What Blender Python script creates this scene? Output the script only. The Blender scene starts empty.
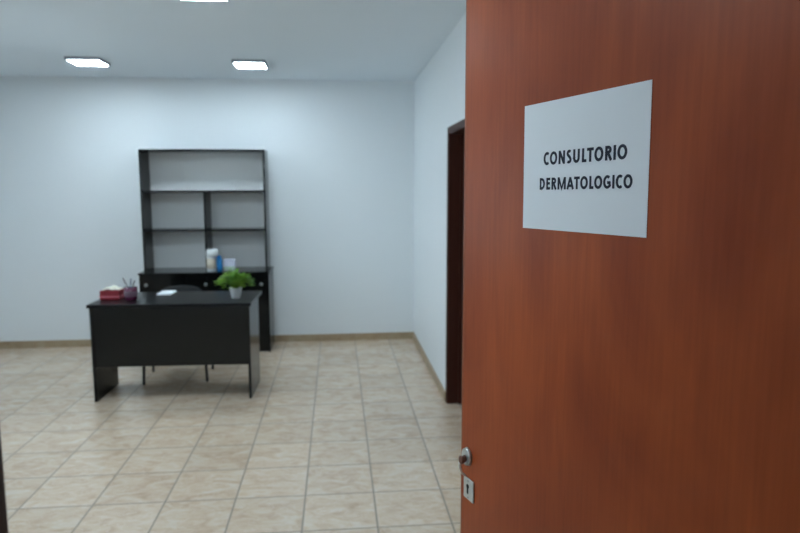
import bpy, bmesh, math, random
from mathutils import Vector, Matrix
random.seed(7)
sc = bpy.context.scene
COL = sc.collection
PI = math.pi

# ------------------------------------------------------------------ materials
def lin(c):
    return tuple(((v/255)/12.92 if v/255 <= 0.04045 else ((v/255+0.055)/1.055)**2.4) for v in c) + (1.0,)

def mat(name, rgb, rough=0.5, spec=0.5, var=0.0, scale=8.0, bump=0.0, bscale=60.0, metal=0.0, stretch=(1, 1, 1), rgb2=None, coat=0.0):
    m = bpy.data.materials.new(name); m.use_nodes = True
    nt = m.node_tree; N = nt.nodes; L = nt.links
    b = N['Principled BSDF']
    b.inputs['Roughness'].default_value = rough
    b.inputs['Specular IOR Level'].default_value = spec
    b.inputs['Metallic'].default_value = metal
    b.inputs['Coat Weight'].default_value = coat
    tc = N.new('ShaderNodeTexCoord'); mp = N.new('ShaderNodeMapping')
    mp.inputs['Scale'].default_value = stretch
    L.new(tc.outputs['Object'], mp.inputs['Vector'])
    nz = N.new('ShaderNodeTexNoise'); nz.inputs['Scale'].default_value = scale; nz.inputs['Detail'].default_value = 5
    L.new(mp.outputs['Vector'], nz.inputs['Vector'])
    r = N.new('ShaderNodeValToRGB')
    c = lin(rgb)
    if rgb2:
        c2 = lin(rgb2)
        r.color_ramp.elements[0].position = 0.35; r.color_ramp.elements[1].position = 0.65
        r.color_ramp.elements[0].color = c2; r.color_ramp.elements[1].color = c
    else:
        r.color_ramp.elements[0].color = tuple(v*(1-var) for v in c[:3])+(1,)
        r.color_ramp.elements[1].color = tuple(min(1, v*(1+var)) for v in c[:3])+(1,)
    L.new(nz.outputs['Fac'], r.inputs['Fac']); L.new(r.outputs['Color'], b.inputs['Base Color'])
    if bump > 0:
        n2 = N.new('ShaderNodeTexNoise'); n2.inputs['Scale'].default_value = bscale; n2.inputs['Detail'].default_value = 3
        L.new(mp.outputs['Vector'], n2.inputs['Vector'])
        bp = N.new('ShaderNodeBump'); bp.inputs['Strength'].default_value = bump; bp.inputs['Distance'].default_value = 0.002
        L.new(n2.outputs['Fac'], bp.inputs['Height']); L.new(bp.outputs['Normal'], b.inputs['Normal'])
    return m

def emat(name, rgb, strength):
    m = bpy.data.materials.new(name); m.use_nodes = True
    nt = m.node_tree; nt.nodes.clear()
    e = nt.nodes.new('ShaderNodeEmission'); o = nt.nodes.new('ShaderNodeOutputMaterial')
    e.inputs['Color'].default_value = tuple(rgb)+(1,); e.inputs['Strength'].default_value = strength
    nt.links.new(e.outputs[0], o.inputs[0])
    return m

TILE, TX0, TY0 = 0.36, -0.183, 2.918
def tile_material(name, tint=(1, 1, 1), grout=True, ox=0.0, oy=0.0, rough=0.20):
    m = bpy.data.materials.new(name); m.use_nodes = True
    nt = m.node_tree; N = nt.nodes; L = nt.links
    b = N['Principled BSDF']
    tc = N.new('ShaderNodeTexCoord')
    def vm(op, a, v=None, s=None):
        n = N.new('ShaderNodeVectorMath'); n.operation = op
        L.new(a, n.inputs[0])
        if v is not None:
            if isinstance(v, tuple): n.inputs[1].default_value = v
            else: L.new(v, n.inputs[1])
        if s is not None: n.inputs['Scale'].default_value = s
        return n.outputs[0]
    def mm(op, a, v=None, clamp=False):
        n = N.new('ShaderNodeMath'); n.operation = op; n.use_clamp = clamp
        L.new(a, n.inputs[0])
        if v is not None:
            if isinstance(v, (int, float)): n.inputs[1].default_value = v
            else: L.new(v, n.inputs[1])
        return n.outputs[0]
    uv = vm('SCALE', vm('SUBTRACT', tc.outputs['Object'], (TX0+ox, TY0+oy, 0)), s=1/TILE)
    fl = vm('FLOOR', uv); fr = vm('FRACTION', uv)
    wn = N.new('ShaderNodeTexWhiteNoise'); wn.noise_dimensions = '3D'
    sx = N.new('ShaderNodeSeparateXYZ'); L.new(fl, sx.inputs[0])
    cb = N.new('ShaderNodeCombineXYZ'); L.new(sx.outputs[0], cb.inputs[0]); L.new(sx.outputs[1], cb.inputs[1])
    L.new(cb.outputs[0], wn.inputs[0])
    # printed marbling: each tile takes its own spot of the pattern
    pat = vm('ADD', vm('SCALE', fr, s=1.0), vm('SCALE', wn.outputs['Color'], s=40.0))
    mp = N.new('ShaderNodeMapping'); mp.inputs['Scale'].default_value = (1.0, 1.7, 1.0); mp.inputs['Rotation'].default_value = (0, 0, 0.35)
    L.new(pat, mp.inputs['Vector'])
    n1 = N.new('ShaderNodeTexNoise'); n1.inputs['Scale'].default_value = 2.6; n1.inputs['Detail'].default_value = 7; n1.inputs['Distortion'].default_value = 1.3
    L.new(mp.outputs[0], n1.inputs['Vector'])
    r = N.new('ShaderNodeValToRGB'); cr = r.color_ramp
    stops = [(0.26, (188, 163, 138)), (0.42, (202, 178, 154)), (0.53, (208, 187, 164)), (0.72, (213, 199, 182))]
    while len(cr.elements) < len(stops): cr.elements.new(0.5)
    for e, (p, c) in zip(cr.elements, stops):
        e.position = p; c = lin(c); e.color = (c[0]*tint[0], c[1]*tint[1], c[2]*tint[2], 1)
    L.new(n1.outputs['Fac'], r.inputs['Fac'])
    # thin pale veins
    n2 = N.new('ShaderNodeTexNoise'); n2.inputs['Scale'].default_value = 3.0; n2.inputs['Detail'].default_value = 4; n2.inputs['Distortion'].default_value = 2.0
    L.new(mp.outputs[0], n2.inputs['Vector'])
    vein = mm('SUBTRACT', n2.outputs['Fac'], 0.5); vein = mm('ABSOLUTE', vein); vein = mm('MULTIPLY', vein, 22.0)
    vein = mm('SUBTRACT', vein, 1.0); vein = mm('MULTIPLY', vein, -0.40, True)
    mv = N.new('ShaderNodeMixRGB'); L.new(vein, mv.inputs[0]); L.new(r.outputs[0], mv.inputs[1])
    mv.inputs[2].default_value = tuple(a*t for a, t in zip(lin((220, 204, 190))[:3], tint))+(1,)
    val = mm('ADD', mm('MULTIPLY', wn.outputs['Value'], 0.10), 0.95)
    hs = N.new('ShaderNodeHueSaturation'); L.new(val, hs.inputs['Value']); L.new(mv.outputs[0], hs.inputs['Color'])
    col = hs.outputs[0]
    if grout:
        sf = N.new('ShaderNodeSeparateXYZ'); L.new(fr, sf.inputs[0])
        def edge(o):
            d = mm('ABSOLUTE', mm('SUBTRACT', o, 0.5))
            return mm('GREATER_THAN', d, 0.5-0.0041/TILE/1.0)
        g = mm('MAXIMUM', edge(sf.outputs[0]), edge(sf.outputs[1]))
        mg = N.new('ShaderNodeMixRGB'); L.new(g, mg.inputs[0]); L.new(col, mg.inputs[1]); mg.inputs[2].default_value = lin((130, 117, 103))
        col = mg.outputs[0]
        rg = mm('ADD', mm('MULTIPLY', g, 0.5), rough); L.new(rg, b.inputs['Roughness'])
        bp = N.new('ShaderNodeBump'); bp.inputs['Strength'].default_value = 0.3; bp.inputs['Distance'].default_value = 0.002
        L.new(mm('MULTIPLY', g, -1.0), bp.inputs['Height']); L.new(bp.outputs[0], b.inputs['Normal'])
    else:
        b.inputs['Roughness'].default_value = rough
    L.new(col, b.inputs['Base Color'])
    b.inputs['Specular IOR Level'].default_value = 0.8
    return m

def door_wood(name):
    m = bpy.data.materials.new(name); m.use_nodes = True
    nt = m.node_tree; N = nt.nodes; L = nt.links
    b = N['Principled BSDF']; b.inputs['Roughness'].default_value = 0.34; b.inputs['Specular IOR Level'].default_value = 0.22
    tc = N.new('ShaderNodeTexCoord')
    def noise(stretch, scale, det, dist=0.0):
        mp = N.new('ShaderNodeMapping'); mp.inputs['Scale'].default_value = stretch
        L.new(tc.outputs['Object'], mp.inputs['Vector'])
        n = N.new('ShaderNodeTexNoise'); n.inputs['Scale'].default_value = scale; n.inputs['Detail'].default_value = det; n.inputs['Distortion'].default_value = dist
        L.new(mp.outputs[0], n.inputs['Vector']); return n.outputs['Fac']
    big = noise((2.4, 1, 0.75), 2.6, 5, 0.8)
    fine = noise((26, 1, 1.1), 5.0, 6)
    r1 = N.new('ShaderNodeValToRGB'); e = r1.color_ramp.elements
    e[0].position = 0.34; e[1].position = 0.66
    e[0].color = lin(WOOD_A); e[1].color = lin(WOOD_B)
    L.new(big, r1.inputs[0])
    r2 = N.new('ShaderNodeValToRGB'); e = r2.color_ramp.elements
    e[0].position = 0.3; e[1].position = 0.7
    e[0].color = (0.84, 0.82, 0.80, 1); e[1].color = (1, 1, 1, 1)
    L.new(fine, r2.inputs[0])
    mx = N.new('ShaderNodeMixRGB'); mx.blend_type = 'MULTIPLY'; mx.inputs[0].default_value = 1
    L.new(r1.outputs[0], mx.inputs[1]); L.new(r2.outputs[0], mx.inputs[2])
    L.new(mx.outputs[0], b.inputs['Base Color'])
    return m

WOOD_A, WOOD_B = (144, 60, 24), (174, 82, 37)
LIGHT_RGB = (0.745, 0.895, 1.0)
ROOM_E, HALL_FILL_E = 61.0, 9.5
EXPOSURE = 0.10

M = {}
M['wall'] = mat('wall_paint', (228, 233, 236), rough=0.75, spec=0.25, var=0.012, scale=1.3, bump=0.10, bscale=90)
M['ceiling'] = mat('ceiling_paint', (222, 231, 238), rough=0.9, spec=0.15, var=0.01, scale=1.0)
M['tile'] = tile_material('ceramic_floor_tile')
M['skirt'] = tile_material('ceramic_skirting_tile', tint=(0.60, 0.57, 0.47), grout=False, rough=0.35)
M['door'] = door_wood('orange_brown_door_veneer')
M['edge'] = mat('door_edge_band', (150, 82, 48), rough=0.4, var=0.1, scale=5, stretch=(20, 20, 1))
M['frame'] = mat('dark_red_brown_frame', (66, 34, 25), rough=0.5, spec=0.2, var=0.25, scale=6, stretch=(14, 14, 1))
M['black'] = mat('black_laminate', (13, 14, 14), rough=0.18, spec=0.32, var=0.12, scale=9, stretch=(1, 1, 12))
M['blacktop'] = mat('black_desktop_laminate', (15, 16, 17), rough=0.28, spec=0.2, var=0.12, scale=9, stretch=(1, 12, 1))
M['panel'] = mat('grey_back_panel', (236, 238, 238), rough=0.7, spec=0.2, var=0.02, scale=2)
M['metal'] = mat('brushed_nickel', (200, 203, 200), rough=0.32, metal=0.55, var=0.05, scale=30)
M['bright'] = mat('bright_worn_metal', (222, 216, 208), rough=0.4, metal=0.3, var=0.05, scale=30)
M['knob'] = mat('worn_brown_knob', (112, 74, 60), rough=0.35, metal=0.5, var=0.2, scale=60)
M['dullmetal'] = mat('dull_lock_metal', (150, 152, 152), rough=0.4, metal=0.7, var=0.05, scale=30)
M['hole'] = mat('keyhole_black', (8, 8, 8), rough=0.8, var=0.1)
M['paper'] = mat('white_paper', (232, 236, 240), rough=0.85, spec=0.15, var=0.01, scale=4)
M['ink'] = mat('black_toner', (44, 48, 62), rough=0.6, spec=0.2, var=0.05)
M['chairmetal'] = mat('black_chair_tube', (14, 14, 15), rough=0.4, var=0.1)
M['chairfabric'] = mat('black_chair_fabric', (28, 30, 32), rough=0.7, var=0.2, scale=60, bump=0.3, bscale=300)
M['redbox'] = mat('dark_red_card', (126, 18, 34), rough=0.5, var=0.15, scale=10)
M['pinkband'] = mat('pink_card_band', (196, 110, 120), rough=0.5, var=0.05)
M['tissue'] = mat('cream_tissue', (226, 222, 204), rough=0.9, var=0.03, scale=20)
M['cup'] = mat('maroon_cup', (78, 24, 52), rough=0.25, var=0.15, scale=14)
M['cupband'] = mat('greyish_cup_band', (104, 80, 94), rough=0.3, var=0.1, scale=14)
M['penblue'] = mat('blue_pen_plastic', (44, 78, 110), rough=0.35, var=0.05)
M['pendark'] = mat('dark_pen_plastic', (40, 46, 60), rough=0.35, var=0.05)
M['pot'] = mat('white_pot', (226, 228, 232), rough=0.4, var=0.02)
M['soil'] = mat('dark_soil', (44, 34, 24), rough=0.95, var=0.4, scale=80)
M['leaf'] = mat('grass_green_leaf', (150, 186, 60), rough=0.5, rgb2=(78, 140, 34), scale=9)
M['stemgreen'] = mat('green_stem', (70, 112, 36), rough=0.6, var=0.1)
M['whiteplastic'] = mat('white_plastic', (224, 228, 230), rough=0.4, var=0.02)
M['beige'] = mat('beige_label', (206, 196, 180), rough=0.5, var=0.03)
M['blue'] = mat('blue_bottle_plastic', (28, 120, 182), rough=0.35, var=0.08, scale=14)
M['whitecard'] = mat('white_card', (216, 220, 236), rough=0.6, var=0.02)
M['greenband'] = mat('pale_green_band', (190, 210, 196), rough=0.6, var=0.03)
def glass(name):
    m = bpy.data.materials.new(name); m.use_nodes = True
    nt = m.node_tree; nt.nodes.clear(); N = nt.nodes
    o = N.new('ShaderNodeOutputMaterial'); mx = N.new('ShaderNodeMixShader'); fr = N.new('ShaderNodeFresnel'); fr.inputs['IOR'].default_value = 1.45
    tr = N.new('ShaderNodeBsdfTransparent'); gl = N.new('ShaderNodeBsdfGlossy'); gl.inputs['Roughness'].default_value = 0.0
    nt.links.new(fr.outputs[0], mx.inputs[0]); nt.links.new(tr.outputs[0], mx.inputs[1]); nt.links.new(gl.outputs[0], mx.inputs[2]); nt.links.new(mx.outputs[0], o.inputs[0])
    return m
M['glass'] = glass('added_window_glass')
M['lampframe'] = mat('grey_lamp_frame', (150, 156, 166), rough=0.5, var=0.02)
M['lamp'] = emat('led_diffuser', LIGHT_RGB, ROOM_E)
M['hallfill'] = emat('hall_fill_diffuser', LIGHT_RGB, HALL_FILL_E)  # diffuser of the fill lamp added in the hallway

# ------------------------------------------------------------------ mesh helpers
def box(bm, x0, x1, y0, y1, z0, z1, bevel=0.0, seg=2, mi=0):
    pre = set(bm.faces)
    r = bmesh.ops.create_cube(bm, size=1.0)
    vs = r['verts']
    for v in vs:
        v.co = Vector((x0+(v.co.x+.5)*(x1-x0), y0+(v.co.y+.5)*(y1-y0), z0+(v.co.z+.5)*(z1-z0)))
    if bevel > 0:
        es = list({e for v in vs for e in v.link_edges})
        bmesh.ops.bevel(bm, geom=es, offset=bevel, segments=seg, affect='EDGES', profile=0.5)
    for f in bm.faces:
        if f not in pre: f.material_index = mi
    return bm

def lathe(bm, prof, cx=0, cy=0, n=28, mi=0):
    rings = []
    for r, z in prof:
        if r < 1e-6: rings.append([bm.verts.new((cx, cy, z))])
        else: rings.append([bm.verts.new((cx+r*math.cos(2*PI*k/n), cy+r*math.sin(2*PI*k/n), z)) for k in range(n)])
    for a, b in zip(rings, rings[1:]):
        for k in range(n):
            k2 = (k+1) % n
            if len(a) == 1 and len(b) == 1: continue
            if len(a) == 1: f = bm.faces.new((a[0], b[k2], b[k]))
            elif len(b) == 1: f = bm.faces.new((a[k], a[k2], b[0]))
            else: f = bm.faces.new((a[k], a[k2], b[k2], b[k]))
            f.material_index = mi; f.smooth = True
    return bm

def tube(bm, pts, rad, n=12, mi=0):
    pts = [Vector(p) for p in pts]
    if not isinstance(rad, (list, tuple)): rad = [rad]*len(pts)
    rings = []
    for i, p in enumerate(pts):
        d = (pts[min(i+1, len(pts)-1)]-pts[max(i-1, 0)]).normalized()
        ref = Vector((0, 0, 1)) if abs(d.z) < 0.9 else Vector((1, 0, 0))
        a = d.cross(ref).normalized(); b = d.cross(a).normalized()
        rings.append([bm.verts.new(p+a*rad[i]*math.cos(2*PI*k/n)+b*rad[i]*math.sin(2*PI*k/n)) for k in range(n)])
    for A, B in zip(rings, rings[1:]):
        for k in range(n):
            f = bm.faces.new((A[k], A[(k+1) % n], B[(k+1) % n], B[k])); f.smooth = True; f.material_index = mi
    bm.faces.new(rings[0]).material_index = mi; bm.faces.new(rings[-1]).material_index = mi
    return bm

def obj(name, bm, mats, parent=None, loc=None, rotz=0.0):
    me = bpy.data.meshes.new(name)
    bmesh.ops.recalc_face_normals(bm, faces=bm.faces[:])
    bm.to_mesh(me); bm.free()
    for m in (mats if isinstance(mats, (list, tuple)) else [mats]): me.materials.append(M[m])
    o = bpy.data.objects.new(name, me); COL.objects.link(o)
    if parent: o.parent = parent
    if loc: o.location = loc
    if rotz: o.rotation_euler = (0, 0, rotz)
    return o

def tag(o, label, cat, group=None):
    o['label'] = label; o['category'] = cat
    if group: o['group'] = group
    return o

def thing(name, label, cat, loc=(0, 0, 0), rotz=0.0, group=None):
    o = bpy.data.objects.new(name, None); COL.objects.link(o)
    o.location = loc; o.rotation_euler = (0, 0, rotz); o.empty_display_size = 0.05
    return tag(o, label, cat, group)

def struct(name, bm, mats, **k):
    o = obj(name, bm, mats, **k); o['kind'] = 'structure'; return o

def B(*a, **k): return box(bmesh.new(), *a, **k)

# ------------------------------------------------------------------ the setting
XR, XL, YB, ZC = 0.809, -3.60, 6.748, 2.682
YF0, YF1 = 0.400, 0.538           # wall between hallway and room
JL, JR, JT = -0.276, 0.571, 2.075 # door opening
HY, HXL, HXR = -1.55, -2.2, 1.9   # hallway
struct('floor', B(XL-.15, 2.05, HY-.15, YB+.15, -.12, 0), 'tile')
struct('ceiling', B(XL-.15, 2.05, HY-.15, YB+.15, ZC, ZC+.12), 'ceiling')
struct('wall_back', B(XL-.12, XR+.14, YB, YB+.12, 0, ZC), 'wall')
WY0, WY1, WZ0, WZ1 = 3.75, 5.65, .95, 2.20  # invented opening, out of view, so daylight brightens the right side
bm = bmesh.new()
box(bm, XL-.12, XL, YF1, WY0, 0, ZC); box(bm, XL-.12, XL, WY1, YB, 0, ZC)
box(bm, XL-.12, XL, WY0, WY1, 0, WZ0); box(bm, XL-.12, XL, WY0, WY1, WZ1, ZC)
struct('wall_left', bm, 'wall')
bm = bmesh.new(); wf = .045
for (y0, y1, z0, z1) in ((WY0, WY1, WZ0, WZ0+wf), (WY0, WY1, WZ1-wf, WZ1), (WY0, WY0+wf, WZ0+wf, WZ1-wf), (WY1-wf, WY1, WZ0+wf, WZ1-wf), ((WY0+WY1)/2-.03, (WY0+WY1)/2+.03, WZ0+wf, WZ1-wf)):
    box(bm, XL-.085, XL-.035, y0, y1, z0, z1, bevel=.002)
added_win = struct('added_window_1', bm, 'lampframe')  # frame and panes of the invented opening, added for its daylight
for (y0, y1) in ((WY0+wf, (WY0+WY1)/2-.03), ((WY0+WY1)/2+.03, WY1-wf)):
    obj('pane', B(XL-.062, XL-.058, y0, y1, WZ0+wf, WZ1-wf), 'glass', added_win)
pt = bpy.data.lights.new('added_window_portal', 'AREA'); pt.shape = 'RECTANGLE'; pt.size = WZ1-WZ0; pt.size_y = WY1-WY0
pt.cycles.is_portal = True
po = bpy.data.objects.new('added_window_portal', pt); COL.objects.link(po)
po.location = (XL-.13, (WY0+WY1)/2, (WZ0+WZ1)/2); po.rotation_euler = (0, -PI/2, 0)
# right wall with its doorway
DY0, DY1, DZ = 3.80, 4.660, 2.010
bm = bmesh.new()
box(bm, XR, XR+.14, DY1, YB, 0, ZC); box(bm, XR, XR+.14, YF1, DY0, 0, ZC); box(bm, XR, XR+.14, DY0, DY1, DZ, ZC)
struct('wall_right', bm, 'wall')
bm = bmesh.new(); ft = .03
box(bm, XL-.12, JL-ft, YF0, YF1, 0, ZC); box(bm, JR+ft, HXR+.12, YF0, YF1, 0, ZC); box(bm, JL-ft, JR+ft, YF0, YF1, JT+ft, ZC)
struct('wall_front', bm, 'wall')
struct('wall_hallway_back', B(HXL-.12, HXR+.12, HY-.12, HY, 0, ZC), 'wall')
struct('wall_hallway_left', B(HXL-.12, HXL, HY, YF0, 0, ZC), 'wall')
struct('wall_hallway_right', B(HXR, HXR+.12, HY, YF0, 0, ZC), 'wall')
SK = 0.072
struct('baseboard_back', B(XL+.012, XR, YB-.012, YB, 0, SK, bevel=.002), 'skirt')
struct('baseboard_left', B(XL, XL+.012, YF1, YB, 0, SK, bevel=.002), 'skirt')
bm = bmesh.new()
box(bm, XR-.012, XR, DY1+.031, YB-.012, 0, SK, bevel=.002); box(bm, XR-.012, XR, YF1, DY0-.031, 0, SK, bevel=.002)
struct('baseboard_right', bm, 'skirt')

# doorway of the right wall: frame lining, casing, closed leaf
bm = bmesh.new(); j = .020
box(bm, XR, XR+.138, DY1-j, DY1, 0, DZ); box(bm, XR, XR+.138, DY0, DY0+j, 0, DZ); box(bm, XR, XR+.138, DY0+j, DY1-j, DZ-j, DZ)
t2 = struct('trim_2', bm, 'frame')
bm = bmesh.new()
box(bm, XR-.006, XR, DY1-.008, DY1+.030, 0, DZ+.030, bevel=.002)
box(bm, XR-.006, XR, DY0-.030, DY0+.008, 0, DZ+.030, bevel=.002)
box(bm, XR-.006, XR, DY0+.008, DY1-.008, DZ-.008, DZ+.030, bevel=.002)
obj('casing', bm, 'frame', t2)
bm = bmesh.new()
box(bm, XR+.082, XR+.097, DY1-j-.014, DY1-j, 0, DZ-j); box(bm, XR+.082, XR+.097, DY0+j, DY0+j+.014, 0, DZ-j)
obj('door_stop', bm, 'frame', t2)
d2 = struct('door_2', B(XR+.098, XR+.136, DY0+j+.003, DY1-j-.003, .006, DZ-j-.003, bevel=.002), 'frame')
bm = bmesh.new(); tube(bm, [(XR+.098, DY0+.11, 1.03), (XR+.06, DY0+.11, 1.03), (XR+.030, DY0+.13, 1.03), (XR+.030, DY0+.21, 1.03)], .009)
obj('door_handle', bm, 'metal', d2)

# frame of the entrance door
bm = bmesh.new()
box(bm, JL-.03, JL, YF0, YF1, 0, JT+.03); box(bm, JR, JR+.03, YF0, YF1, 0, JT+.03); box(bm, JL, JR, YF0, YF1, JT, JT+.03)
t1 = struct('trim_1', bm, 'frame')
bm = bmesh.new()
for (y0, y1) in ((YF1, YF1+.013), (YF0-.013, YF0)):
    box(bm, JL-.065, JL-.006, y0, y1, 0, JT+.065, bevel=.002); box(bm, JR+.006, JR+.065, y0, y1, 0, JT+.065, bevel=.002)
    box(bm, JL-.006, JR+.006, y0, y1, JT+.006, JT+.065, bevel=.002)
obj('casing', bm, 'frame', t1)
bm = bmesh.new()
box(bm, JL, JL+.011, YF0+.03, YF1-.044, 0, JT); box(bm, JR-.011, JR, YF0+.03, YF1-.044, 0, JT); box(bm, JL+.011, JR-.011, YF0+.03, YF1-.044, JT-.011, JT)
obj('door_stop', bm, 'frame', t1)

# ------------------------------------------------------------------ the open door (local x: free edge -> hinge, y: away from viewer, z: up)
A = math.radians(18.5)
DW, DT, DH = 0.838, 0.038, 2.062
door = struct('door_1', B(0.006, DW, 0, DT, .008, DH, bevel=.0015), 'door', loc=(0.2615, 1.3214, 0), rotz=-(PI/2-A))
door['label'] = 'orange-brown wooden door standing open, carrying a printed sign'
obj('edge_band', B(0, .006, 0, DT, .008, DH, bevel=.001), 'edge', door)
EU = 1.1698  # u of the free edge in measured coordinates
def du(u): return u+EU
# lever rose, neck and worn hanging lever
def disc_y(bm, cx, cz, r, y0, y1, n=28, mi=0, sx=1.0, sz=1.0):
    a = [bm.verts.new((cx+sx*r*math.cos(2*PI*k/n), y0, cz+sz*r*math.sin(2*PI*k/n))) for k in range(n)]
    b = [bm.verts.new((cx+.9*sx*r*math.cos(2*PI*k/n), y1, cz+.9*sz*r*math.sin(2*PI*k/n))) for k in range(n)]
    bm.faces.new(a).material_index = mi; bm.faces.new(b).material_index = mi
    for k in range(n):
        f = bm.faces.new((a[k], a[(k+1) % n], b[(k+1) % n], b[k])); f.material_index = mi; f.smooth = True
    return bm
kx, kz = .030, 1.052
hd = obj('door_handle', disc_y(bmesh.new(), kx, kz, .0175, 0, -.007, sz=1.15), 'metal', door)
bm = bmesh.new()
tube(bm, [(kx, -.006, kz-.003), (kx, -.010, kz-.004), (kx, -.014, kz-.005), (kx, -.018, kz-.005), (kx, -.0195, kz-.005)], [.0075, .007, .0085, .0095, .006], n=16)
obj('knob', bm, 'knob', hd)
bm = bmesh.new()
tube(bm, [(kx-.006, -.017, kz-.013), (kx-.006, -.016, kz-.023), (kx-.005, -.012, kz-.036), (kx-.004, -.004, kz-.044)], [.0030, .0028, .0026, .0024], n=10)
obj('lever', bm, 'bright', hd)
kp = obj('keyhole_plate', B(.0180, .0580, -.0035, 0, .9590, 1.0060, bevel=.0015), 'metal', door)
bm = bmesh.new(); disc_y(bm, .0365, .9885, .0052, -.0036, -.0046, n=16)
box(bm, .0339, .0391, -.0046, -.0036, .9725, .9875)
obj('keyhole', bm, 'hole', kp)
bm = bmesh.new()
for (x, z) in ((.038, 1.001), (.038, .964)): disc_y(bm, x, z, .0022, -.0034, -.0044, n=10)
obj('screw', bm, 'dullmetal', kp)
for hz in (.25, 1.05, 1.85):
    bm = bmesh.new()
    for v in (0,):
        tube(bm, [(DW+.001, DT+.005, hz-.045), (DW+.001, DT+.005, hz+.045)], .0045, n=10)
    box(bm, DW-.03, DW+.001, DT, DT+.002, hz-.04, hz+.04)
    obj('hinge', bm, 'metal', door)

# ------------------------------------------------------------------ printed sign (strokes drawn as flat ink)
def arc(cx, cy, rx, ry, a0, a1, n=22):
    return [(cx+rx*math.cos(math.radians(a0+(a1-a0)*k/n)), cy+ry*math.sin(math.radians(a0+(a1-a0)*k/n))) for k in range(n+1)]
ST = 0.250
H2 = ST/2
def glyph(ch):
    """advance and centre-lines (cap height 1) of a bold humanist sans capital"""
    sb = .125
    if ch == 'I': return .415, [[(.2075, 0), (.2075, 1)]]
    if ch == 'L': return .657, [[(sb+H2, 1), (sb+H2, 0)], [(sb, H2*.85), (.635, H2*.85)]]
    if ch == 'T': return .77, [[(.385, 0), (.385, 1)], [(.02, 1-H2*.85), (.75, 1-H2*.85)]]
    if ch == 'E': return .758, [[(sb+H2, 0), (sb+H2, 1)]]+[[(sb, z), (w, z)] for z, w in ((H2*.85, .69), (.53, .65), (1-H2*.85, .69))]
    if ch == 'O': return 1.05, [arc(.525, .5, .475-H2, .515-H2*.9, 0, 360, 40)]
    if ch == 'C': return .82, [arc(.50, .5, .45-H2, .515-H2*.9, 52, 308, 30)]
    if ch == 'G': return .99, [arc(.52, .5, .47-H2, .515-H2*.9, 50, 330, 32)+[(.83, .20)], [(.78, .12), (.78, .50)], [(.50, .45), (.88, .45)]]
    if ch == 'U': return 1.0, [[(sb-.01+H2, 1), (sb-.01+H2, .38)]+arc(.5, .38, .385-H2, .395-H2*.9, 180, 360, 20)+[(1-sb+.01-H2, 1)]]
    if ch == 'N': return 1.02, [[(sb+H2*.9, 0), (sb+H2*.9, 1)], [(1.02-sb-H2*.9, 0), (1.02-sb-H2*.9, 1)], [(sb+H2*1.05, .93), (1.02-sb-H2*1.05, .07)]]
    if ch == 'M': return 1.357, [[(sb+H2*.9, 0), (sb+H2*.9, 1)], [(1.357-sb-H2*.9, 0), (1.357-sb-H2*.9, 1)], [(sb+H2*1.2, .95), (.6785, .08), (1.357-sb-H2*1.2, .95)]]
    if ch == 'A': return .94, [[(.10, 0), (.47, .96)], [(.84, 0), (.47, .96)], [(.22, .29), (.72, .29)]]
    if ch == 'D': return .978, [[(sb+H2, 0), (sb+H2, 1)], [(sb, H2*.85), (.38, H2*.85)]+arc(.38, .5, .52-H2, .5-H2*.85, -90, 90, 24)+[(sb, 1-H2*.85)]]
    if ch == 'R': return .874, [[(sb+H2, 0), (sb+H2, 1)], [(sb, 1-H2*.85), (.42, 1-H2*.85)]+arc(.44, .725, .335-H2, .275-H2*.85, 90, -90, 18)+[(sb, .45+H2*.85-.08)], [(.46, .46), (.745, 0)]]
    if ch == 'S':
        top = arc(.385, .735, .315-H2, .28-H2*.9, 42, 200, 18)
        bot = arc(.345, .27, .325-H2, .285-H2*.9, 30, -138, 18)
        return .735, [top+[(.30, .57), (.46, .45)]+bot]
def stroke(bm, pts, place, w=ST):
    pts = [Vector((p[0], p[1])) for p in pts]
    closed = (pts[0]-pts[-1]).length < 1e-4
    L_, R_ = [], []
    n = len(pts)
    for i, p in enumerate(pts):
        a = pts[i-1] if i > 0 else (pts[-2] if closed else None)
        b = pts[i+1] if i < n-1 else (pts[1] if closed else None)
        d1 = (p-a).normalized() if a is not None else None
        d2 = (b-p).normalized() if b is not None else None
        d1 = d1 if d1 is not None else d2; d2 = d2 if d2 is not None else d1
        n1 = Vector((-d1.y, d1.x)); n2 = Vector((-d2.y, d2.x))
        m = n1+n2
        m = m.normalized() if m.length > .3 else n1
        k = 1/max(.55, m.dot(n1))
        # horizontal parts of a stroke are a little thinner than the stems
        hw = w/2*(1-.15*abs(m.y)**2)
        L_.append(p+m*hw*k); R_.append(p-m*hw*k)
    vl = [bm.verts.new(place(q)) for q in L_]; vr = [bm.verts.new(place(q)) for q in R_]
    for i in range(n-1): bm.faces.new((vl[i], vl[i+1], vr[i+1], vr[i]))

su, sz0 = du(-.9567), 1.5478
sgn = thing('paper_sign', 'white paper sign printed CONSULTORIO DERMATOLOGICO taped to the brown door', 'sign')
sgn.matrix_world = Matrix.Translation((0.2615, 1.3214, 0)) @ Matrix.Rotation(-(PI/2-A), 4, 'Z') @ Matrix.Translation((su, 0, sz0)) @ Matrix.Rotation(-math.radians(.6), 4, 'Y')
SW, SH = .2900, .2105
bm = bmesh.new()
nx, nz = 24, 16
def sheet_y(x, z):   # paper bulges a hair between its corners
    a, b = x/SW, z/SH
    return -.0008-.0005*math.sin(PI*a)*math.sin(PI*b)
G = [[bm.verts.new((SW*i/nx, sheet_y(SW*i/nx, SH*k/nz), SH*k/nz)) for k in range(nz+1)] for i in range(nx+1)]
for i in range(nx):
    for k in range(nz):
        f = bm.faces.new((G[i][k], G[i+1][k], G[i+1][k+1], G[i][k+1]))
sheet = obj('sheet', bm, 'paper', sgn)
so = sheet.modifiers.new('thickness', 'SOLIDIFY'); so.thickness = .0003; so.offset = 0
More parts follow.
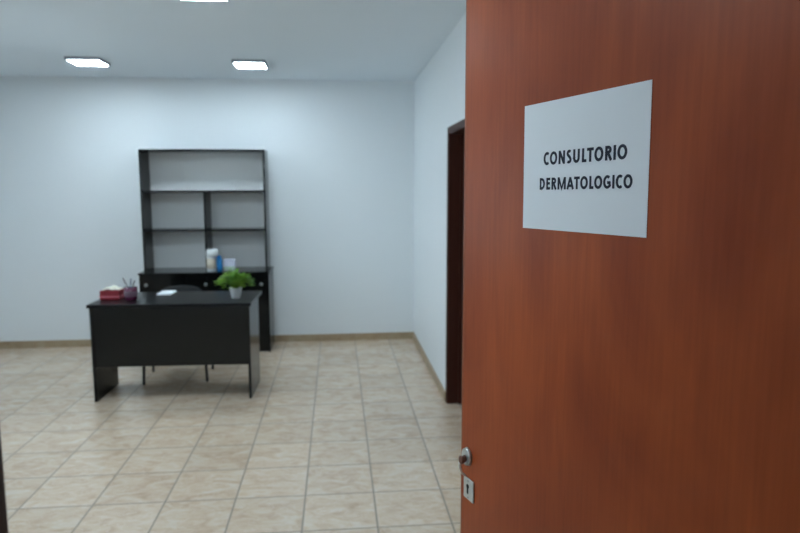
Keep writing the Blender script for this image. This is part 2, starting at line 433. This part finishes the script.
def text(word, x0, x1, base, cap, slope):
    """one mesh per letter"""
    adv = [glyph(c)[0] for c in word]
    tot = sum(adv)-.20
    k = (x1-x0)/tot
    x = -.10
    for c, a in zip(word, adv):
        bm = bmesh.new()
        for s in glyph(c)[1]:
            stroke(bm, s, lambda q, x=x: (x0+(x+q.x)*k, sheet_y(x0+(x+q.x)*k, base+q.y*cap)-.0006, base+q.y*cap+slope*((x+q.x)*k)))
        obj('letter', bm, 'ink', sgn)
        x += a
text('CONSULTORIO', .0585, .2485, 1.6565-.0017-sz0, .0212, .006)
text('DERMATOLOGICO', .0475, .2605, 1.6148-.0006-sz0, .0196, .004)

# ------------------------------------------------------------------ ceiling lamps
def make_lamp(label, x, y, m):
    r = thing('ceiling_light', label, 'ceiling light', (x, y, ZC), 0, 'square ceiling lights' if m == 'lamp' else None)
    s, h = .138, .028
    bm = bmesh.new()
    b = .013
    box(bm, -s, s, -s, -s+b, -h, 0, bevel=.002); box(bm, -s, s, s-b, s, -h, 0, bevel=.002)
    box(bm, -s, -s+b, -s+b, s-b, -h, 0, bevel=.002); box(bm, s-b, s, -s+b, s-b, -h, 0, bevel=.002)
    obj('lamp_frame', bm, 'lampframe', r)
    obj('diffuser', B(-s+b, s-b, -s+b, s-b, -h+.001, -.006), m, r)
    return r
lx, ly = (-.722, -2.068), (5.855, 3.735, 1.62)
names = {(0, 0): 'lit square ceiling light in front of the bookcase, right one of the far pair',
         (1, 0): 'lit square ceiling light nearest the left wall, left one of the far pair',
         (0, 1): 'lit square ceiling light cut off by the top of the photo',
         (1, 1): 'lit square ceiling light in the left half of the middle row',
         (0, 2): 'lit square ceiling light in the nearest row, beside the open door',
         (1, 2): 'lit square ceiling light in the nearest row, left half'}
proto = None
def copy_tree(o):
    c = o.copy(); COL.objects.link(c)
    for ch in o.children:
        d = ch.copy(); COL.objects.link(d); d.parent = c
    return c
for i, x in enumerate(lx):
    for k, y in enumerate(ly):
        if proto is None: proto = o = make_lamp('', x, y, 'lamp')
        else: o = copy_tree(proto)
        o.location = (x, y, ZC); o['label'] = names[(i, k)]
make_lamp('added square fill light on the hallway ceiling, out of view', -.55, -.45, 'hallfill')  # unseen lamp, added to light the door from the hallway side

# ------------------------------------------------------------------ desk
RZ = math.radians(-1.5)
DX, DY = -1.838, 4.928            # front left foot
desk = thing('office_desk', 'black laminate office desk in front of the bookcase', 'desk', (DX, DY, 0), RZ)
W, DD, HT, LD = 1.174, .565, .752, .41
obj('tabletop', B(-.012, W+.016, -.018, DD, HT-.025, HT, bevel=.002), 'blacktop', desk)
for x in (0, W-.022):
    obj('side_panel', B(x, x+.022, 0, LD+.04, .004, HT-.025, bevel=.0015), 'black', desk)
obj('modesty_panel', B(.022, W-.022, .006, .024, .272, HT-.025, bevel=.001), 'black', desk)
for x in (.011, W-.011):
    for y in (.03, LD):
        bm = bmesh.new(); lathe(bm, [(0, 0), (.010, 0), (.010, .004), (0, .004)], x, y, n=14)
        obj('foot', bm, 'hole', desk)

# ------------------------------------------------------------------ bookcase
BX0, BX1, BYF, BYB = -1.882, -.662, 6.315, 6.732
case = thing('bookcase', 'tall black bookcase with open shelves above a closed cabinet', 'bookcase', ((BX0+BX1)/2, BYB, 0))
ox, oy = (BX0+BX1)/2, BYB
def cb(name, x0, x1, y0, y1, z0, z1, m='black', parent=None, bevel=.0015):
    return obj(name, B(x0-ox, x1-ox, y0-oy, y1-oy, z0, z1, bevel=bevel), m, parent or case)
T_ = .020
ZB = .801
HY0 = 6.450
HX0, HX1 = -1.869, -.686
for x in (BX0, BX1-T_): cb('base_side_panel', x, x+T_, BYF+.004, BYB, 0, ZB-T_)
cb('base_top', BX0-.008, BX1+.008, BYF-.006, BYB, ZB-T_, ZB)
cb('base_bottom', BX0+T_, BX1-T_, BYF+.03, BYB, .06, .08)
cb('plinth', BX0+T_, BX1-T_, BYF+.035, BYF+.05, 0, .06)
cb('base_back_panel', BX0+T_, BX1-T_, BYB-.008, BYB, .08, ZB-T_)
cb('base_divider', ox-.01, ox+.01, BYF+.05, BYB-.01, .08, ZB-T_-.001)
def lockdisc(parent, name, x, z, y, r=.017):
    bm = bmesh.new(); disc_y(bm, x-ox, z, r, y-oy, y-oy-.010, n=24)
    o = obj(name, bm, 'dullmetal', parent)
    bm = bmesh.new(); disc_y(bm, x-ox, z, r*.45, y-oy-.009, y-oy-.014, n=16); bm.free()
    return o
dl = cb('cabinet_door', BX0+T_+.002, ox+.022, BYF+.006, BYF+.022, .082, ZB-T_-.004)
dr = cb('cabinet_door', ox+.026, BX1-T_-.002, BYF+.006, BYF+.022, .082, ZB-T_-.004)
lockdisc(dl, 'door_knob', -1.820, .686, BYF+.006)
lockdisc(dl, 'lock', -1.264, .684, BYF+.006, .016)
lockdisc(dr, 'door_knob', -.737, .678, BYF+.006)
ZT = 1.975
cb('hutch_side_panel', HX0, HX0+T_, HY0, BYB, ZB, ZT)
cb('hutch_side_panel', HX1-T_, HX1, HY0, BYB, ZB, ZT)
cb('hutch_top', HX0+T_, HX1-T_, HY0, BYB, ZT-T_, ZT)
cb('shelf', HX0+T_, HX1-T_, HY0+.004, BYB-.006, 1.562, 1.582)
xm = -1.272
cb('divider', xm-.010, xm+.010, HY0+.004, BYB-.006, ZB, 1.562)
cb('shelf', HX0+T_, xm-.010, HY0+.004, BYB-.006, 1.185, 1.205)
cb('shelf', xm+.010, HX1-T_, HY0+.004, BYB-.006, 1.185, 1.205)
cb('hutch_back_panel', HX0+T_, HX1-T_, BYB-.005, BYB-.001, ZB, ZT-T_, 'panel', bevel=0)

# ------------------------------------------------------------------ chair behind the desk
ch = thing('office_chair', 'black chair with thin metal legs tucked behind the desk', 'chair', (-1.361, 5.570, 0), math.radians(4.0))
hw, fd = .253, .190
def rounded_pad(bm, w, d, h, z, cx=0, cy=0, bev=.018):
    return box(bm, cx-w/2, cx+w/2, cy-d/2, cy+d/2, z, z+h, bevel=bev, seg=4)
obj('seat', rounded_pad(bmesh.new(), .45, .43, .05, .425, bev=.022), 'chairfabric', ch)
# curved backrest
bm = bmesh.new(); nn = 16
ring = []
for i in range(nn+1):
    u = i/nn*2-1
    x = .18*u; top = .752-.030*abs(u)**4-.012*u*u; bot = .58+.03*abs(u)**4
    yb = .255-.035*(u*u)
    th = .030*(1-.6*abs(u)**5)
    ring.append([bm.verts.new((x, yb-th, bot+.008)), bm.verts.new((x, yb-th+.012, top-.004)), bm.verts.new((x, yb+.012, top)), bm.verts.new((x, yb, bot))])
for a, b in zip(ring, ring[1:]):
    for k in range(4):
        f = bm.faces.new((a[k], b[k], b[(k+1) % 4], a[(k+1) % 4])); f.smooth = True
bm.faces.new(ring[0]); bm.faces.new(ring[-1])
bk = obj('backrest', bm, 'chairfabric', ch)
bv = bk.modifiers.new('bevel', 'BEVEL'); bv.width = .006; bv.segments = 3
for sx in (-1, 1):
    bm = bmesh.new(); tube(bm, [(sx*hw, -fd, 0), (sx*(hw-.012), -fd+.005, .30), (sx*(hw-.035), -fd+.02, .432)], .0115, n=12)
    obj('leg', bm, 'chairmetal', ch)
    bm = bmesh.new(); tube(bm, [(sx*hw, fd, 0), (sx*(hw-.012), fd-.004, .30), (sx*(hw-.035), fd-.02, .432)], .0115, n=12)
    obj('leg', bm, 'chairmetal', ch)
    bm = bmesh.new(); tube(bm, [(sx*.12, .10, .422), (sx*.12, .20, .430), (sx*.12, .240, .48), (sx*.12, .262, .58), (sx*.12, .262, .70)], .010, n=12)
    obj('back_upright', bm, 'chairmetal', ch)
for yy in (-fd+.02, fd-.02):
    bm = bmesh.new(); tube(bm, [(-hw+.035, yy, .424), (hw-.035, yy, .424)], .010)
    obj('seat_rail', bm, 'chairmetal', ch)

# ------------------------------------------------------------------ things on the desk
ZD = HT+.0005
# tissue box
t = thing('tissue_box', 'dark red box with cream paper on top, at the left end of the desk', 'box', (-1.748, 5.190, ZD), RZ)
obj('carton', B(-.074, .074, -.075, .075, 0, .072, bevel=.004), 'redbox', t)
obj('band', B(-.0748, .0748, -.0758, .0758, .018, .030, bevel=.0005), 'pinkband', t)
bm = bmesh.new()
rows = []
for i in range(13):
    a = i/12*2-1
    row = []
    for k in range(9):
        b = k/8*2-1
        h = .075+.024*(1-a*a)*(1-.7*b*b)+.006*math.sin(5*a+3*b)*(1-a*a)
        row.append(bm.verts.new((.066*a, .055*b, h)))
    rows.append(row)
for a, b in zip(rows, rows[1:]):
    for k in range(8):
        f = bm.faces.new((a[k], b[k], b[k+1], a[k+1])); f.smooth = True
ti = obj('tissue', bm, 'tissue', t); s_ = ti.modifiers.new('thickness', 'SOLIDIFY'); s_.thickness = .002
# pen cup and pens
PX, PY = -1.585, 5.100
cup = thing('pen_cup', 'small maroon pen cup beside the red box', 'cup', (PX, PY, ZD))
bm = bmesh.new(); lathe(bm, [(0, 0), (.042, 0), (.045, .004), (.050, .100), (.0475, .100), (.043, .008), (0, .008)], n=32)
obj('cup_body', bm, 'cup', cup)
bm = bmesh.new(); lathe(bm, [(.0466, .030), (.0480, .032), (.0496, .070), (.0484, .072)], n=32)
obj('label_band', bm, 'cupband', cup)
def pen(x0, y0, x1, y1, z1, m, label):
    o = thing('pen', label, 'pen', (PX, PY, ZD), 0, 'pens in the maroon cup')
    a, b = Vector((x0, y0, .0105)), Vector((x1, y1, z1))
    bm = bmesh.new(); tube(bm, [a, a.lerp(b, .06), a.lerp(b, .72)], [.0012, .0040, .0042], n=10); obj('barrel', bm, m, o)
    bm = bmesh.new(); tube(bm, [a.lerp(b, .72), a.lerp(b, .97), b], [.0047, .0047, .003], n=10); obj('cap', bm, m, o)
pen(.020, .006, -.056, .006, .172, 'pendark', 'dark pen leaning to the left out of the maroon cup')
pen(-.004, -.010, .004, .010, .168, 'penblue', 'blue pen standing upright in the maroon cup')
pen(-.018, .012, .028, .018, .150, 'pendark', 'dark pen leaning to the right out of the maroon cup')
# note paper
nb = thing('notepad', 'small pad of white paper lying on the desk', 'notepad', (-1.393, 5.400, ZD), RZ)
obj('sheets', B(-.056, .056, -.085, .085, 0, .010, bevel=.001), 'paper', nb)
obj('backing_card', B(-.057, .057, -.086, .086, -.0003, .0012), 'whitecard', nb)
# potted plant
pl = thing('potted_plant', 'bushy green plant in a small white pot on the desk', 'plant', (-.794, 5.115, ZD))
bm = bmesh.new(); lathe(bm, [(0, 0), (.031, 0), (.034, .003), (.048, .076), (.049, .082), (.046, .082), (.0445, .070), (0, .070)], n=32)
obj('pot', bm, 'pot', pl)
bm = bmesh.new(); lathe(bm, [(.0445, .068), (.03, .074), (0, .077)], n=24)
obj('soil', bm, 'soil', pl)
bm = bmesh.new(); bs = bmesh.new()
for s in range(190):
    ph = random.uniform(0, 2*PI)
    th = math.acos(random.uniform(0, 1.0)) if s % 3 else math.radians(random.uniform(55, 90))
    q = random.uniform(.70, 1.0)
    c, sn = math.cos(ph), math.sin(ph)
    tr, tz = .156*math.sin(th)*q, .106+.112*math.cos(th)*q
    pts = []
    for k in range(9):
        t_ = k/8
        r = .008+(tr-.008)*t_
        z = .07+(tz-.07)*t_+.035*math.sin(PI*t_)*math.sin(th)
        pts.append(Vector((c*r, sn*r, z)))
    tube(bs, pts, [.0014]*6+[.001, .0008, .0005], n=5)
    side = Vector((-sn, c, 0))
    for k in range(2, 9):
        p = pts[k]; d = (pts[k]-pts[k-1]).normalized()
        for sg in (-1, 1):
            ln = random.uniform(.020, .036); wd = .0052
            dirv = (side*sg*.8+d*.75+Vector((0, 0, random.uniform(-.1, .45)))).normalized()
            wv = dirv.cross(Vector((random.uniform(-.4, .4), random.uniform(-.4, .4), 1))).normalized()*wd
            tip = p+dirv*ln; mid = p+dirv*ln*.45
            f = bm.faces.new([bm.verts.new(q) for q in (p, mid+wv, tip, mid-wv)])
obj('foliage', bm, 'leaf', pl)
obj('stems', bs, 'stemgreen', pl)

# ------------------------------------------------------------------ things on the bookcase ledge
ZL = ZB+.0005
b1 = thing('lotion_bottle', 'white bottle with a wide cap standing on the bookcase ledge', 'bottle', (-1.216, 6.384, ZL))
bm = bmesh.new(); lathe(bm, [(0, 0), (.038, 0), (.041, .004), (.042, .145), (.038, .156), (0, .156)], n=32)
obj('bottle_body', bm, 'whiteplastic', b1)
bm = bmesh.new(); lathe(bm, [(.0415, .030), (.0426, .031), (.0428, .128), (.0420, .129)], n=32)
obj('bottle_label', bm, 'beige', b1)
bm = bmesh.new(); lathe(bm, [(0, .156), (.055, .156), (.057, .160), (.056, .208), (.052, .215), (0, .215)], .012, 0, n=32)
obj('cap', bm, 'whiteplastic', b1)
b2 = thing('spray_can', 'blue bottle standing between the white bottle and white box', 'bottle', (-1.138, 6.394, ZL))
bm = bmesh.new(); lathe(bm, [(0, 0), (.025, 0), (.028, .004), (.028, .118), (.022, .128), (0, .128)], n=28)
obj('can_body', bm, 'blue', b2)
bm = bmesh.new(); lathe(bm, [(0, .128), (.020, .128), (.020, .148), (.017, .152), (0, .152)], n=24)
obj('cap', bm, 'blue', b2)
b3 = thing('carton_box', 'small white box on the bookcase ledge behind the plant', 'box', (-1.055, 6.475, ZL), math.radians(4))
obj('carton', B(-.052, .052, -.04, .04, 0, .105, bevel=.002), 'whitecard', b3)
obj('band', B(-.0525, .0525, -.0405, .0405, .004, .040, bevel=.0005), 'greenband', b3)

# ------------------------------------------------------------------ world, camera, view
w = bpy.data.worlds.new('World'); sc.world = w; w.use_nodes = True
w.node_tree.nodes['Background'].inputs[0].default_value = (0.72, 0.90, 1.0, 1)
w.node_tree.nodes['Background'].inputs[1].default_value = 3.8
cam = bpy.data.cameras.new('camera'); co = bpy.data.objects.new('camera', cam); COL.objects.link(co)
yaw, pitch, roll = 0.09750, 0.12340, -0.0012
f = Vector((math.sin(yaw)*math.cos(pitch), math.cos(yaw)*math.cos(pitch), -math.sin(pitch)))
r = Vector((math.cos(yaw), -math.sin(yaw), 0)); u = r.cross(f)
r2 = r*math.cos(roll)+u*math.sin(roll); u2 = -r*math.sin(roll)+u*math.cos(roll)
mw = Matrix(((r2.x, u2.x, -f.x, 0), (r2.y, u2.y, -f.y, 0), (r2.z, u2.z, -f.z, 1.621), (0, 0, 0, 1)))
co.matrix_world = mw
cam.sensor_width = 36; cam.lens = 647.03/800*36; cam.clip_start = .02
cam.dof.use_dof = True; cam.dof.focus_distance = 1.02; cam.dof.aperture_fstop = 5.8
sc.camera = co
sc.cycles.diffuse_bounces = 10; sc.cycles.max_bounces = 16
sc.view_settings.view_transform = 'Standard'; sc.view_settings.look = 'None'
sc.view_settings.exposure = EXPOSURE; sc.view_settings.gamma = 1; sc.view_settings.use_curve_mapping = False
